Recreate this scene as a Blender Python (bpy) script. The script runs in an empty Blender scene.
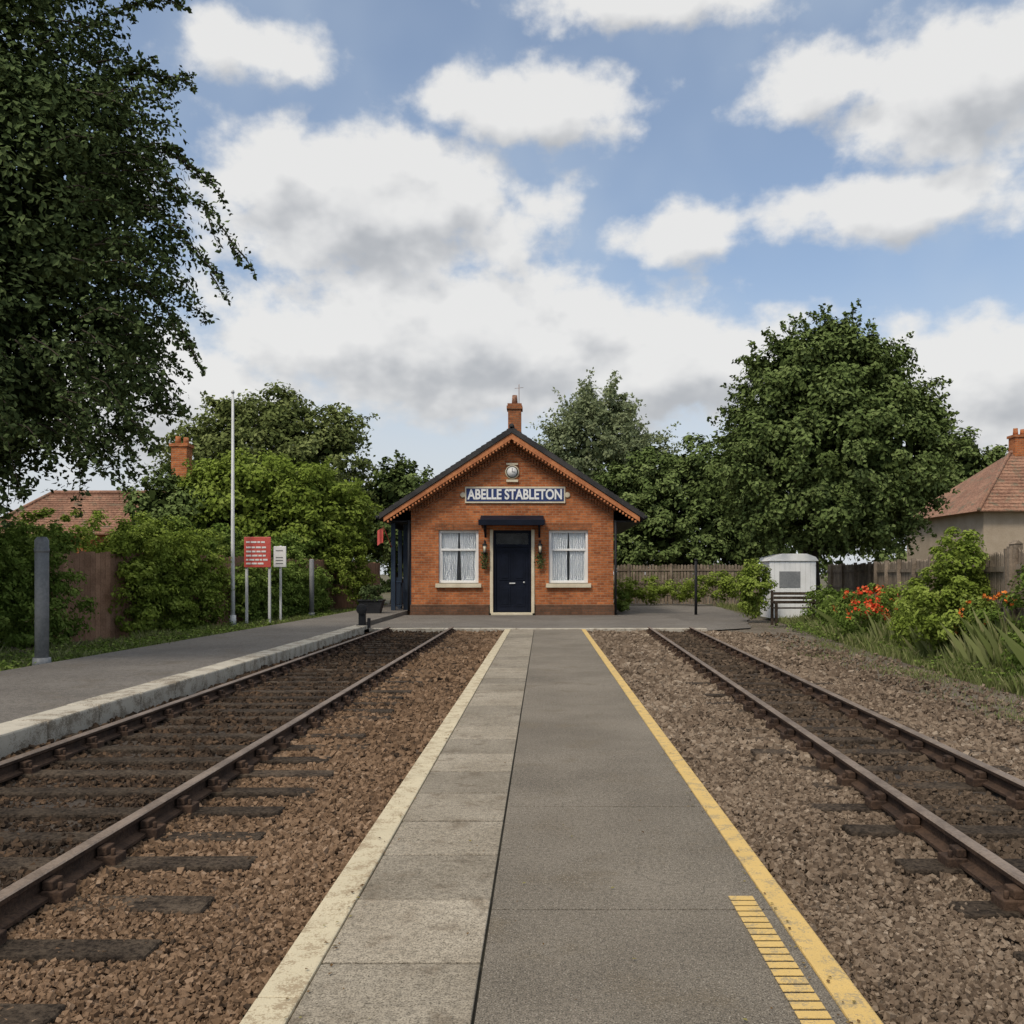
import bpy, math, random
import numpy as np
from mathutils import Vector, Matrix
random.seed(7); rng=np.random.default_rng(7)
scene=bpy.context.scene
scene.view_settings.view_transform='Standard'
scene.view_settings.look='None'
scene.view_settings.exposure=0
COL=scene.collection

# ------------------------------------------------------------ node helpers
class NT:
    def __init__(s,tree): s.t=tree; s.n=tree.nodes; s.l=tree.links
    def node(s,typ,**kw):
        nd=s.n.new(typ)
        for k,v in kw.items(): setattr(nd,k,v)
        return nd
    def put(s,sock,val):
        if isinstance(val,bpy.types.NodeSocket): s.l.new(val,sock)
        else: sock.default_value=val
    def math(s,op,a,b=0.0,c=None,clamp=False):
        nd=s.node('ShaderNodeMath',operation=op,use_clamp=clamp)
        s.put(nd.inputs[0],a); s.put(nd.inputs[1],b)
        if c is not None: s.put(nd.inputs[2],c)
        return nd.outputs[0]
    def noise(s,vec,scale,detail=4,rough=.55,out='Fac'):
        nd=s.node('ShaderNodeTexNoise')
        if vec is not None: s.l.new(vec,nd.inputs['Vector'])
        nd.inputs['Scale'].default_value=scale; nd.inputs['Detail'].default_value=detail
        nd.inputs['Roughness'].default_value=rough
        return nd.outputs[out]
    def ramp(s,fac,stops):
        nd=s.node('ShaderNodeValToRGB'); s.put(nd.inputs[0],fac)
        e=nd.color_ramp.elements
        while len(e)<len(stops): e.new(.5)
        for i,(p,c) in enumerate(stops):
            e[i].position=p; e[i].color=(c,c,c,1) if isinstance(c,(int,float)) else (*c,1)
        return nd.outputs[0]
    def mix(s,f,a,b,blend='MIX'):
        nd=s.node('ShaderNodeMix',data_type='RGBA',blend_type=blend)
        s.put(nd.inputs[0],f)
        s.put(nd.inputs[6],a if isinstance(a,bpy.types.NodeSocket) else (*a,1))
        s.put(nd.inputs[7],b if isinstance(b,bpy.types.NodeSocket) else (*b,1))
        return nd.outputs[2]
    def mapr(s,v,a,b,c=0.,d=1.,smooth=True):
        nd=s.node('ShaderNodeMapRange'); 
        if smooth: nd.interpolation_type='SMOOTHSTEP'
        s.put(nd.inputs[0],v)
        for i,x in enumerate((a,b,c,d)): nd.inputs[i+1].default_value=x
        return nd.outputs[0]

def newmat(name):
    m=bpy.data.materials.new(name); m.use_nodes=True
    nt=NT(m.node_tree); b=m.node_tree.nodes['Principled BSDF']
    co=nt.node('ShaderNodeTexCoord').outputs['Object']
    return m,nt,b,co
def bump(nt,b,h,strength,dist=.01):
    nd=nt.node('ShaderNodeBump'); nd.inputs['Strength'].default_value=strength; nd.inputs['Distance'].default_value=dist
    nt.put(nd.inputs['Height'],h); nt.l.new(nd.outputs[0],b.inputs['Normal'])
def rough_mat(name,c1,c2,fine=60,coarse=1.2,c3=None,rough=.85,bs=.5,bd=.01,attr=False,spec=.3,metal=0,speck=None,grain=.0,mott=None,crack=None):
    m,nt,b,co=newmat(name)
    n1=nt.noise(co,coarse,4,.6); n2=nt.noise(co,fine,2,.7)
    f=nt.math('ADD',nt.math('MULTIPLY',n1,.6),nt.math('MULTIPLY',n2,.4))
    col=nt.mix(nt.mapr(f,.35,.65),c1,c2)
    if c3: col=nt.mix(nt.mapr(nt.noise(co,coarse*2.7,4,.65),.52,.7),col,c3)
    if speck: col=nt.mix(nt.mapr(nt.noise(co,speck[0],1,.6),.58,.70),col,speck[1])
    if grain: col=nt.mix(grain,col,nt.ramp(n2,[(.36,.22),(.52,1.),(.67,1.0)]),'MULTIPLY')
    if mott: col=nt.mix(mott[1],col,nt.ramp(nt.noise(co,mott[0],3,.75),[(.38,.35),(.56,1.)]),'MULTIPLY')
    if crack:
        v=nt.node('ShaderNodeTexVoronoi',feature='DISTANCE_TO_EDGE'); v.inputs['Scale'].default_value=crack
        wv=nt.node('ShaderNodeVectorMath',operation='ADD'); nt.l.new(co,wv.inputs[0])
        wn=nt.node('ShaderNodeTexNoise'); wn.inputs['Scale'].default_value=3; nt.l.new(co,wn.inputs['Vector'])
        ws=nt.node('ShaderNodeVectorMath',operation='SCALE'); nt.l.new(wn.outputs['Color'],ws.inputs[0]); ws.inputs['Scale'].default_value=.5
        nt.l.new(ws.outputs[0],wv.inputs[1]); nt.l.new(wv.outputs[0],v.inputs['Vector'])
        cm=nt.math('MULTIPLY',nt.mapr(v.outputs['Distance'],.0,.006,1,0),nt.mapr(n1,.5,.62,0,.6))
        col=nt.mix(cm,col,(.05,.045,.035))
    if attr:
        a=nt.node('ShaderNodeAttribute',attribute_name='rnd').outputs['Fac']
        g=nt.ramp(a,[(0,.66),(1,1.)]); col=nt.mix(1.,col,g,'MULTIPLY')
    nt.l.new(col,b.inputs['Base Color']); b.inputs['Roughness'].default_value=rough
    b.inputs['Specular IOR Level'].default_value=spec; b.inputs['Metallic'].default_value=metal
    bump(nt,b,n2,bs,bd)
    return m
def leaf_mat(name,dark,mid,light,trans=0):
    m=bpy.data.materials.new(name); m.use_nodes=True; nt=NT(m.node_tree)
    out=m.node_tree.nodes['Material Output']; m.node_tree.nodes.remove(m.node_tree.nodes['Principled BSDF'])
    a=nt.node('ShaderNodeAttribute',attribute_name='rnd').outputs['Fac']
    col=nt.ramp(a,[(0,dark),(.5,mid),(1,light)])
    d=nt.node('ShaderNodeBsdfDiffuse'); nt.l.new(col,d.inputs[0])
    if trans:
        tr=nt.node('ShaderNodeBsdfTranslucent'); nt.l.new(col,tr.inputs[0])
        mx=nt.node('ShaderNodeMixShader'); mx.inputs[0].default_value=trans
        nt.l.new(d.outputs[0],mx.inputs[1]); nt.l.new(tr.outputs[0],mx.inputs[2]); nt.l.new(mx.outputs[0],out.inputs[0])
    else: nt.l.new(d.outputs[0],out.inputs[0])
    return m
def attr_mat(name,stops,rough=.85,fine=80):
    m=bpy.data.materials.new(name); m.use_nodes=True; nt=NT(m.node_tree)
    out=m.node_tree.nodes['Material Output']; m.node_tree.nodes.remove(m.node_tree.nodes['Principled BSDF'])
    a=nt.node('ShaderNodeAttribute',attribute_name='rnd').outputs['Fac']
    co=nt.node('ShaderNodeTexCoord').outputs['Object']
    col=nt.ramp(a,stops); n=nt.noise(co,fine,1)
    col=nt.mix(.5,col,nt.ramp(n,[(.3,.55),(.7,1.)]),'MULTIPLY')
    d=nt.node('ShaderNodeBsdfDiffuse'); nt.l.new(col,d.inputs[0]); nt.l.new(d.outputs[0],out.inputs[0])
    return m

# ------------------------------------------------------------ mesh helpers
def empty(name,loc=(0,0,0)):
    o=bpy.data.objects.new(name,None); o.location=loc; COL.objects.link(o); return o
def mesh_np(name,V,F,mat,rnd=None,parent=None,smooth=False):
    V=np.asarray(V,np.float32); F=np.asarray(F,np.int32); k=F.shape[1]
    me=bpy.data.meshes.new(name); me.vertices.add(len(V)); me.vertices.foreach_set('co',V.ravel())
    me.loops.add(F.size); me.loops.foreach_set('vertex_index',F.ravel())
    me.polygons.add(len(F)); me.polygons.foreach_set('loop_start',np.arange(0,F.size,k,dtype=np.int32))
    me.update(calc_edges=True); me.validate()
    if rnd is not None:
        at=me.attributes.new('rnd','FLOAT','POINT'); at.data.foreach_set('value',np.asarray(rnd,np.float32))
    if not smooth: me.polygons.foreach_set('use_smooth',np.zeros(len(me.polygons),bool))
    me.materials.append(mat); o=bpy.data.objects.new(name,me); COL.objects.link(o)
    if parent: o.parent=parent
    return o
class MB:
    def __init__(s): s.v=[]; s.f=[]; s.r=[]; s.mi=[]; s.sm=[]
    def poly(s,vs,fs,r=None,mi=0,sm=False):
        b=len(s.v); s.v+= [tuple(x) for x in vs]; r=random.random() if r is None else r
        s.r+=[r]*len(vs)
        for f in fs: s.f.append([i+b for i in f]); s.mi.append(mi); s.sm.append(sm)
    def box(s,x0,x1,y0,y1,z0,z1,r=None,mi=0):
        s.poly([(x0,y0,z0),(x1,y0,z0),(x1,y1,z0),(x0,y1,z0),(x0,y0,z1),(x1,y0,z1),(x1,y1,z1),(x0,y1,z1)],
          [(0,3,2,1),(4,5,6,7),(0,1,5,4),(1,2,6,5),(2,3,7,6),(3,0,4,7)],r,mi)
    def obox(s,c,u,w,hu,hw,z0,z1,r=None,mi=0,point=0):
        c=Vector(c);u=Vector(u).normalized();w=Vector(w).normalized()
        q=[c-u*hu-w*hw,c+u*hu-w*hw,c+u*hu+w*hw,c-u*hu+w*hw]
        vs=[(p.x,p.y,z0) for p in q]+[(p.x,p.y,z1) for p in q]
        if point:
            a=c-w*hw;b=c+w*hw; vs+=[(a.x,a.y,z1+point),(b.x,b.y,z1+point)]
            s.poly(vs,[(0,3,2,1),(0,1,5,8,4),(1,2,6,5),(2,3,7,9,6),(3,0,4,7),(4,8,9,7),(5,6,9,8)],r,mi)
        else: s.poly(vs,[(0,3,2,1),(4,5,6,7),(0,1,5,4),(1,2,6,5),(2,3,7,6),(3,0,4,7)],r,mi)
    def tube(s,pts,rad,n=8,r=None,mi=0,cap=True):
        pts=[Vector(p) for p in pts]; vs=[]
        for i,p in enumerate(pts):
            t=(pts[min(i+1,len(pts)-1)]-pts[max(i-1,0)]).normalized()
            a=t.cross(Vector((0.3,1,0.1))).normalized() if abs(t.y)<.9 else t.cross(Vector((1,0,0))).normalized()
            b=t.cross(a).normalized()
            for k in range(n):
                th=2*math.pi*k/n; vs.append(p+(a*math.cos(th)+b*math.sin(th))*rad[i])
        fs=[]
        for i in range(len(pts)-1):
            for k in range(n):
                fs.append((i*n+k,i*n+(k+1)%n,(i+1)*n+(k+1)%n,(i+1)*n+k))
        if cap: fs+= [tuple(range(n))[::-1],tuple((len(pts)-1)*n+k for k in range(n))]
        s.poly(vs,fs,r,mi,True)
    def prism(s,prof,y0,y1,r=None,mi=0,axis='y'):
        n=len(prof)
        if axis=='y': vs=[(a,y0,b) for a,b in prof]+[(a,y1,b) for a,b in prof]
        else: vs=[(y0,a,b) for a,b in prof]+[(y1,a,b) for a,b in prof]
        fs=[tuple(range(n)),tuple(range(2*n-1,n-1,-1))]+[(i,n+i,n+(i+1)%n,(i+1)%n) for i in range(n)]
        s.poly(vs,fs,r,mi)
    def build(s,name,mats,parent=None,bevel=0):
        me=bpy.data.meshes.new(name); me.from_pydata(s.v,[],s.f); me.update()
        at=me.attributes.new('rnd','FLOAT','POINT'); at.data.foreach_set('value',s.r)
        for m in (mats if isinstance(mats,(list,tuple)) else [mats]): me.materials.append(m)
        me.polygons.foreach_set('material_index',s.mi); me.polygons.foreach_set('use_smooth',s.sm)
        import bmesh
        bm=bmesh.new(); bm.from_mesh(me); bmesh.ops.recalc_face_normals(bm,faces=bm.faces); bm.to_mesh(me); bm.free()
        o=bpy.data.objects.new(name,me); COL.objects.link(o)
        if parent: o.parent=parent
        if bevel:
            md=o.modifiers.new('bevel','BEVEL'); md.width=bevel; md.segments=2; md.limit_method='ANGLE'
        return o
def norm(a): return a/np.maximum(np.linalg.norm(a,axis=1,keepdims=True),1e-6)
def leaves_arr(P,N,S,asp=.3):
    n=len(P); T=norm(np.cross(N,rng.normal(size=(n,3)))); B=np.cross(N,T); S=S[:,None]
    V=np.stack([P-T*S*.5,P+B*S*asp+N*S*.1,P+T*S*.5,P-B*S*asp+N*S*.1],1).reshape(-1,3)
    F=np.arange(4*n).reshape(n,4); return V,F
def clump_cloud(lobes,nclump,per,cr,ls,fill=.3,gravity=.15,flat=.7):
    w=np.array([l[3]*l[4]+l[4]*l[5]+l[3]*l[5] for l in lobes]); w=w/w.sum()
    C=[];O=[]
    for i,l in enumerate(lobes):
        k=max(3,int(nclump*w[i])); d=norm(rng.normal(size=(k,3)))
        r=np.where(rng.random(k)<fill,rng.uniform(.3,.85,k),rng.uniform(.85,1.08,k))
        C.append(np.array(l[:3])+d*r[:,None]*np.array(l[3:6])); O.append(d)
    C=np.concatenate(C);O=np.concatenate(O)
    k=len(C); rad=cr*rng.uniform(.55,1.3,k); cv=rng.random(k)
    idx=np.repeat(np.arange(k),per)
    d=norm(rng.normal(size=(len(idx),3))); rr=rng.random(len(idx))**.45
    off=d*rr[:,None]*rad[idx][:,None]; off[:,2]*=flat; off[:,2]-=gravity*rad[idx]*rr**2
    P=C[idx]+off
    N=norm(d*.8+O[idx]*.5+np.array([0,0,.5])+rng.normal(size=d.shape)*.5)
    S=ls*rng.uniform(.6,1.3,len(idx)); R=np.clip(.5*cv[idx]+.3*rng.random(len(idx))+.25*rr*(d[:,2]*.5+.5),0,1)  # leaf tone also lightens towards clump tops, light put into the colour
    return P,N,S,R,C
def sprays(starts,dirs,length,nl,ls,droop=.5):
    P=[];N=[];tubes=[]
    for s,d in zip(starts,dirs):
        L=length*rng.uniform(.5,1.2); s=np.array(s); d=np.array(d)/np.linalg.norm(d)
        t=np.linspace(0,1,7); pts=s+d*L*t[:,None]; pts[:,2]-=droop*L*t**2
        pts+=np.cumsum(rng.normal(size=pts.shape)*.025*L,0)
        tubes.append(pts)
        tt=rng.random(int(nl*L/length)); i=np.minimum((tt*6).astype(int),5); f=(tt*6-i)[:,None]
        p=pts[i]*(1-f)+pts[i+1]*f
        sp=.22*L*(1-tt*.7)[:,None]
        P.append(p+rng.normal(size=p.shape)*sp*.6); N.append(norm(rng.normal(size=p.shape)+np.array([0,0,.8])))
    P=np.concatenate(P);N=np.concatenate(N)
    return P,N,ls*rng.uniform(.6,1.2,len(P)),tubes

bark=rough_mat('bark_mat',(.035,.026,.018),(.09,.07,.05),30,3,bs=1,bd=.03)
def make_tree(name,base,trunk_r,lobes,nclump,per,cr,ls,mat,spr=0,spr_len=1.,spr_filter=None,nl=40,fork=1.8,zmin=None,limbs=26,droop=.35,corek=200):
    par=empty(name,(base[0],base[1],0)); 
    def child(o): o.parent=par; o.matrix_parent_inverse=Matrix.Translation((-base[0],-base[1],0)); return o
    P,N,S,R,C=clump_cloud(lobes,nclump,per,cr,ls)
    mb=MB(); b=Vector(base)
    top=Vector((np.mean([l[0] for l in lobes]),np.mean([l[1] for l in lobes]),max(l[2] for l in lobes)))
    f=b+Vector((random.uniform(-.1,.1),random.uniform(-.1,.1),fork))
    mb.tube([b-Vector((0,0,.2)),b+Vector((0,0,.15)),b+(f-b)*.5,f,f.lerp(top,.4),f.lerp(top,.9)],[trunk_r*1.7,trunk_r*1.25,trunk_r,trunk_r*.85,trunk_r*.5,trunk_r*.12],10)
    sel=rng.choice(len(C),min(limbs,len(C)),replace=False)
    for i in sel:
        c=Vector(C[i]); s=f.lerp(top,random.uniform(0,.6)); m=s.lerp(c,.5)+Vector((0,0,.25))+Vector(rng.normal(size=3)*.15)
        mb.tube([s,m,s.lerp(c,.85)],[trunk_r*.3,trunk_r*.17,trunk_r*.04],6)
    if spr:
        o=norm(rng.normal(size=(len(C)*3,3))); st=np.repeat(C,3,0)
        ctr=np.array([np.mean([l[0] for l in lobes]),np.mean([l[1] for l in lobes]),np.mean([l[2] for l in lobes])])
        out=norm(st-ctr); dd=norm(out+.5*o+np.array([0,0,.1]))
        k=np.arange(len(st)); 
        dist=np.linalg.norm(st-ctr,axis=1); k=k[np.argsort(-dist)][:spr*2]; k=rng.choice(k,min(spr,len(k)),replace=False)
        p2,n2,s2,tb=sprays(st[k],dd[k],spr_len,nl,ls,droop)
        for t in tb: mb.tube([t[0],t[3],t[5]],[.010,.007,.002],3,cap=False)
        P=np.concatenate([P,p2]);N=np.concatenate([N,n2]);S=np.concatenate([S,s2]);R=np.concatenate([R,rng.uniform(.2,.8,len(p2))])
    if spr_filter:
        p2,n2,s2,tb=spr_filter()
        for t in tb: mb.tube([t[0],t[2],t[4],t[5]],[.014,.010,.006,.002],4,cap=False)
        P=np.concatenate([P,p2]);N=np.concatenate([N,n2]);S=np.concatenate([S,s2]);R=np.concatenate([R,rng.uniform(.2,.8,len(p2))])
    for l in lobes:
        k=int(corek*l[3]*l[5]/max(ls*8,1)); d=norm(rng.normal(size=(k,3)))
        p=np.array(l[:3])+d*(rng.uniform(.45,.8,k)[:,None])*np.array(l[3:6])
        P=np.concatenate([P,p]);N=np.concatenate([N,norm(d+rng.normal(size=d.shape)*.4)]);S=np.concatenate([S,np.full(k,ls*2.4)]);R=np.concatenate([R,np.zeros(k)])  # core leaves take the darkest tone, crown shade put into the colour
    if zmin is not None:
        q=P[:,2]>zmin; P,N,S,R=P[q],N[q],S[q],R[q]
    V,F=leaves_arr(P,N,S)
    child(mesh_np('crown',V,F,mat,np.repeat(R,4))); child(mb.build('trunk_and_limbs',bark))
    return par
def bush(name,lobes,nclump,per,cr,ls,mat,zmin=-.05,extra=None):
    P,N,S,R,C=clump_cloud(lobes,nclump,per,cr,ls)
    if extra: par=empty(name,(lobes[0][0],lobes[0][1],0))
    q=P[:,2]>zmin; P,N,S,R=P[q],N[q],S[q],R[q]
    V,F=leaves_arr(P,N,S)
    o=mesh_np('leaves' if extra else name,V,F,mat,np.repeat(R,4))
    if extra:
        mt,n,sz=extra; I=Matrix.Translation((-lobes[0][0],-lobes[0][1],0)); o.parent=par; o.matrix_parent_inverse=I
        P=[]
        for l in lobes:
            k=n//len(lobes)//6; d=norm(rng.normal(size=(k,3))); d[:,2]=np.abs(d[:,2])-.1
            c=np.array(l[:3])+d*np.array(l[3:6])*1.15; P.append(np.repeat(c,6,0)+rng.normal(size=(k*6,3))*sz*.35)
        P=np.concatenate(P); N=norm(rng.normal(size=P.shape)+np.array([0,-1,.5]))
        V,F=leaves_arr(P,N,np.full(len(P),sz),.45)
        o2=mesh_np('blossoms',V,F,mt,np.repeat(rng.random(len(P)),4)); o2.parent=par; o2.matrix_parent_inverse=I
    return o
def grass(name,P,h,w,mat):
    n=len(P); a=rng.uniform(0,2*np.pi,n); d=np.stack([np.cos(a),np.sin(a),np.zeros(n)],1)
    hm=(.65+.35*np.sin(P[:,0]*2.3+P[:,1]*.9)*np.sin(P[:,1]*1.7-P[:,0]*1.1))
    H=(h*hm*rng.uniform(.4,1.3,n))[:,None]; W=w*rng.uniform(.6,1.3,n)[:,None]
    ln=np.stack([rng.normal(size=n),rng.normal(size=n),np.zeros(n)],1)*.3*H; up=np.array([0,0,1.])
    V=np.stack([P-d*W,P+d*W,P+d*W*.6+up*H*.6+ln*.4,P+up*H+ln],1).reshape(-1,3)
    return mesh_np(name,V,np.arange(4*n).reshape(n,4),mat,np.repeat(rng.random(n),4))

# ------------------------------------------------------------ materials
M_ground=rough_mat('ground_mat',(.08,.07,.038),(.13,.108,.068),25,.4,c3=(.07,.09,.028))
M_ballL=rough_mat('ballast_bed_brown',(.08,.052,.033),(.17,.115,.075),110,1.5,bs=1,bd=.02)
M_fourft=rough_mat('four_foot_bed',(.035,.028,.022),(.085,.066,.05),90,1.5,bs=1,bd=.02)
M_ballR=rough_mat('ballast_bed_grey',(.10,.075,.055),(.21,.16,.115),110,1.5,bs=1,bd=.02)
M_stL=attr_mat('ballast_stone_brown',[(0,(.025,.018,.013)),(.18,(.06,.043,.031)),(.35,(.14,.088,.053)),(.7,(.245,.16,.10)),(1,(.36,.26,.18))])
M_stR=attr_mat('ballast_stone_greybrown',[(0,(.035,.027,.02)),(.35,(.15,.108,.075)),(.7,(.26,.198,.142)),(1,(.42,.345,.265))])
M_path=rough_mat('dirt_path_mat',(.13,.10,.072),(.24,.195,.145),60,.9,c3=(.11,.105,.055),bs=1,bd=.03,speck=(50,(.33,.28,.22)),grain=.6,mott=(14,.4))
M_asph=rough_mat('asphalt_mat',(.155,.13,.098),(.275,.235,.182),170,.7,c3=(.19,.155,.11),bs=1,bd=.006,speck=(130,(.38,.335,.27)),grain=.85,mott=(45,.5),crack=.9)
M_asphL=rough_mat('asphalt_dark_mat',(.135,.118,.10),(.205,.182,.155),120,.6,c3=(.15,.127,.10),bs=.8,bd=.006,speck=(70,(.27,.245,.21)),grain=.6,mott=(22,.5),crack=.5)
M_slab=rough_mat('paving_slab_mat',(.32,.27,.20),(.45,.39,.30),150,1.8,c3=(.26,.21,.15),attr=True,bs=.7,bd=.005,speck=(100,(.18,.15,.105)),grain=.6,mott=(30,.45))
M_joint=rough_mat('joint_mat',(.018,.016,.012),(.04,.036,.022),60,2)
def paint(name,c,under,wear=.5,sc=9):
    m,nt,b,co=newmat(name)
    w=nt.math('ADD',nt.math('MULTIPLY',nt.noise(co,sc,5,.7),.6),nt.math('MULTIPLY',nt.noise(co,95,2,.8),.4))
    f=nt.mapr(w,wear,wear+.1)
    c2=nt.mix(nt.noise(co,3,4),tuple(x*.72 for x in c),c)
    nt.l.new(nt.mix(f,c2,under),b.inputs['Base Color']); b.inputs['Roughness'].default_value=.8
    b.inputs['Specular IOR Level'].default_value=.25
    bump(nt,b,nt.noise(co,180,2),.6,.005); return m
M_white=paint('worn_white_edge',(.60,.52,.36),(.32,.25,.16),.485)
M_yellow=paint('worn_yellow_line',(.66,.45,.16),(.34,.26,.14),.495)
M_coping=paint('weathered_coping',(.52,.47,.38),(.20,.165,.12),.475,4)
M_conc=rough_mat('concrete_mat',(.22,.19,.155),(.38,.34,.29),80,2,c3=(.14,.12,.09))
M_sleeper=rough_mat('sleeper_wood',(.030,.022,.016),(.10,.075,.053),40,4,attr=True,bs=1,bd=.012,grain=.5,spec=.1)
M_rust=rough_mat('rail_rust',(.032,.021,.016),(.085,.052,.034),60,5,rough=.85,spec=.15)
M_railtop=rough_mat('rail_head',(.13,.095,.07),(.25,.19,.145),50,3,rough=.5,spec=.4,metal=.2)
M_navy=rough_mat('navy_paint',(.004,.006,.012),(.008,.011,.022),30,2,rough=.55,spec=.15,bs=.05)
M_dark=rough_mat('dark_metal',(.012,.013,.015),(.03,.03,.032),30,2,rough=.6,spec=.2)
M_slate=rough_mat('slate_roof',(.03,.029,.03),(.065,.06,.057),20,2,spec=.2)
M_cream=rough_mat('cream_stone',(.55,.47,.33),(.70,.62,.46),40,3,bs=.2)
M_wpaint=rough_mat('white_paint',(.72,.71,.67),(.82,.81,.78),30,2,rough=.45,bs=.1)
M_grey=rough_mat('grey_post_paint',(.16,.165,.165),(.26,.26,.255),25,2,rough=.5,bs=.2)
M_galv=rough_mat('galvanised_pole',(.5,.5,.49),(.65,.65,.63),25,2,rough=.5,bs=.1)
M_fence=rough_mat('weathered_fence_wood',(.15,.115,.08),(.31,.245,.18),30,3,attr=True,bs=.7)
M_fenceb=rough_mat('brown_fence_wood',(.22,.12,.072),(.38,.22,.14),30,3,attr=True,bs=.7)
M_red=rough_mat('red_paint',(.48,.07,.055),(.60,.12,.095),30,2,rough=.45,bs=.1)
M_blue=rough_mat('blue_sign_paint',(.02,.035,.11),(.035,.055,.16),30,2,rough=.4,bs=.1)
M_curt=rough_mat('curtain_cloth',(.74,.75,.75),(.86,.86,.86),15,2,bs=.1)
M_int=rough_mat('interior_dark',(.03,.03,.03),(.06,.06,.06),5,2)
M_tile=rough_mat('clay_tile_roof',(.19,.095,.06),(.33,.18,.115),12,1,c3=(.16,.13,.085),grain=.4)
m,nt,b,co=newmat('window_glass'); b.inputs['Base Color'].default_value=(.92,.94,.95,1); b.inputs['Roughness'].default_value=.03
b.inputs['Transmission Weight'].default_value=1; b.inputs['IOR'].default_value=1.2; M_glass=m
def brick(name,c1,c2,mort,sc=1.):
    m,nt,b,co=newmat(name)
    sep=nt.node('ShaderNodeSeparateXYZ'); nt.l.new(co,sep.inputs[0])
    cb=nt.node('ShaderNodeCombineXYZ'); nt.l.new(nt.math('ADD',sep.outputs[0],sep.outputs[1]),cb.inputs[0]); nt.l.new(sep.outputs[2],cb.inputs[1])
    br=nt.node('ShaderNodeTexBrick'); nt.l.new(cb.outputs[0],br.inputs['Vector'])
    br.inputs['Scale'].default_value=1; br.inputs['Brick Width'].default_value=.235*sc; br.inputs['Row Height'].default_value=.082*sc
    br.inputs['Mortar Size'].default_value=.009*sc; br.inputs['Mortar Smooth'].default_value=.3
    br.inputs['Color1'].default_value=(*c1,1); br.inputs['Color2'].default_value=(*c2,1); br.inputs['Mortar'].default_value=(*mort,1)
    col=nt.mix(.6,br.outputs['Color'],nt.ramp(nt.noise(co,1.1,4,.65),[(.3,.5),(.6,1.)]),'MULTIPLY')
    col=nt.mix(.6,col,nt.ramp(nt.noise(co,9,3,.7),[(.3,.5),(.6,1.)]),'MULTIPLY')
    nt.l.new(col,b.inputs['Base Color']); b.inputs['Roughness'].default_value=.85; b.inputs['Specular IOR Level'].default_value=.15
    bump(nt,b,nt.math('SUBTRACT',1.,br.outputs['Fac']),.6,.012); return m
M_brick=brick('orange_brick',(.60,.195,.065),(.36,.105,.038),(.40,.26,.155))
M_brickd=brick('dark_brick_trim',(.46,.165,.065),(.28,.095,.04),(.24,.16,.10))
M_brickp=brick('plinth_brick',(.22,.105,.06),(.14,.075,.045),(.13,.095,.07))
L_dark=leaf_mat('leaves_dark',(.020,.029,.012),(.066,.092,.034),(.145,.185,.074))
L_mid=leaf_mat('leaves_mid',(.033,.046,.014),(.105,.143,.044),(.20,.245,.09))
L_bright=leaf_mat('leaves_bright',(.065,.09,.016),(.19,.25,.042),(.31,.37,.09),.25)
L_olive=leaf_mat('leaves_olive',(.055,.072,.022),(.16,.19,.062),(.28,.31,.12),.2)
L_willow=leaf_mat('leaves_willow',(.12,.145,.07),(.22,.255,.13),(.33,.36,.20),.25)
L_hedge=leaf_mat('leaves_hedge',(.042,.065,.015),(.13,.19,.038),(.24,.30,.08),.2)
L_grass=leaf_mat('grass_blades',(.09,.11,.035),(.17,.205,.065),(.30,.29,.14),.2)
M_flr=attr_mat('red_petals',[(0,(.45,.03,.015)),(.6,(.72,.09,.035)),(1,(.78,.22,.09))],.6)
M_flo=attr_mat('orange_petals',[(0,(.6,.13,.03)),(1,(.8,.30,.07))],.6)
M_litter=attr_mat('leaf_litter_mat',[(0,(.07,.04,.02)),(.6,(.18,.11,.05)),(1,(.22,.20,.07))])

# ------------------------------------------------------------ ground
def sheet(name,pts,z,mat):
    me=bpy.data.meshes.new(name); me.from_pydata([(x,y,z) for x,y in pts],[],[tuple(range(len(pts)))]); me.update()
    me.materials.append(mat); o=bpy.data.objects.new(name,me); COL.objects.link(o)
    if me.polygons[0].normal.z<0: me.flip_normals()
    return o
def wobble(pts,n,amp):
    out=[]
    for (x0,y0),(x1,y1) in zip(pts[:-1],pts[1:]):
        for i in range(n): t=i/n; out.append((x0+(x1-x0)*t+random.uniform(-amp,amp),y0+(y1-y0)*t))
    return out+[pts[-1]]
sheet('ground',[(-600,-100),(600,-100),(600,900),(-600,900)],-.12,M_ground)
sheet('ballast_bed',[(-4.4,-3),(-.9,-3),(-.9,22.5),(-4.4,22.5)],-.088,M_ballL)
sheet('ballast_bed',[(-4.3,-3),(-2.22,-3),(-2.22,22.4),(-4.3,22.4)],-.083,M_fourft)
sheet('ballast_bed',[(1.0,-3)]+wobble([(4.3,-3),(4.9,22.5)],40,.10)+[(1.0,22.5)],-.088,M_ballR)
sheet('ballast_bed',[(2.02,-1),(2.88,-1),(3.72,22.4),(2.62,22.4)],-.083,M_fourft)
sheet('dirt_path',[(3.9,-3)]+wobble([(6.1,-3),(5.9,10),(6.6,20),(7.5,30)],24,.14)+[(4.0,30),(4.0,22.5)],-.095,M_path)
pl=empty('station_platform')
mb=MB(); y=-3
while y<22.3: mb.box(-.945,-.80,y,min(y+1.19,22.4),-.3,0.003+random.uniform(-.001,.002)); y+=1.194
mb.build('white_edge',M_white,pl,.008)
mb=MB(); y=-3.0
while y<22.3:
    L=.62+random.uniform(-.02,.02); mb.box(-.794,-.225,y,min(y+L-.016,22.4),-.25,random.uniform(-.004,.002),r=random.random()); y+=L
mb.build('paving_slabs',M_slab,pl,.005)
mb=MB(); mb.box(-.80,.96,-3,22.39,-.3,-.016); mb.build('joint_fill',M_joint,pl)
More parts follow.
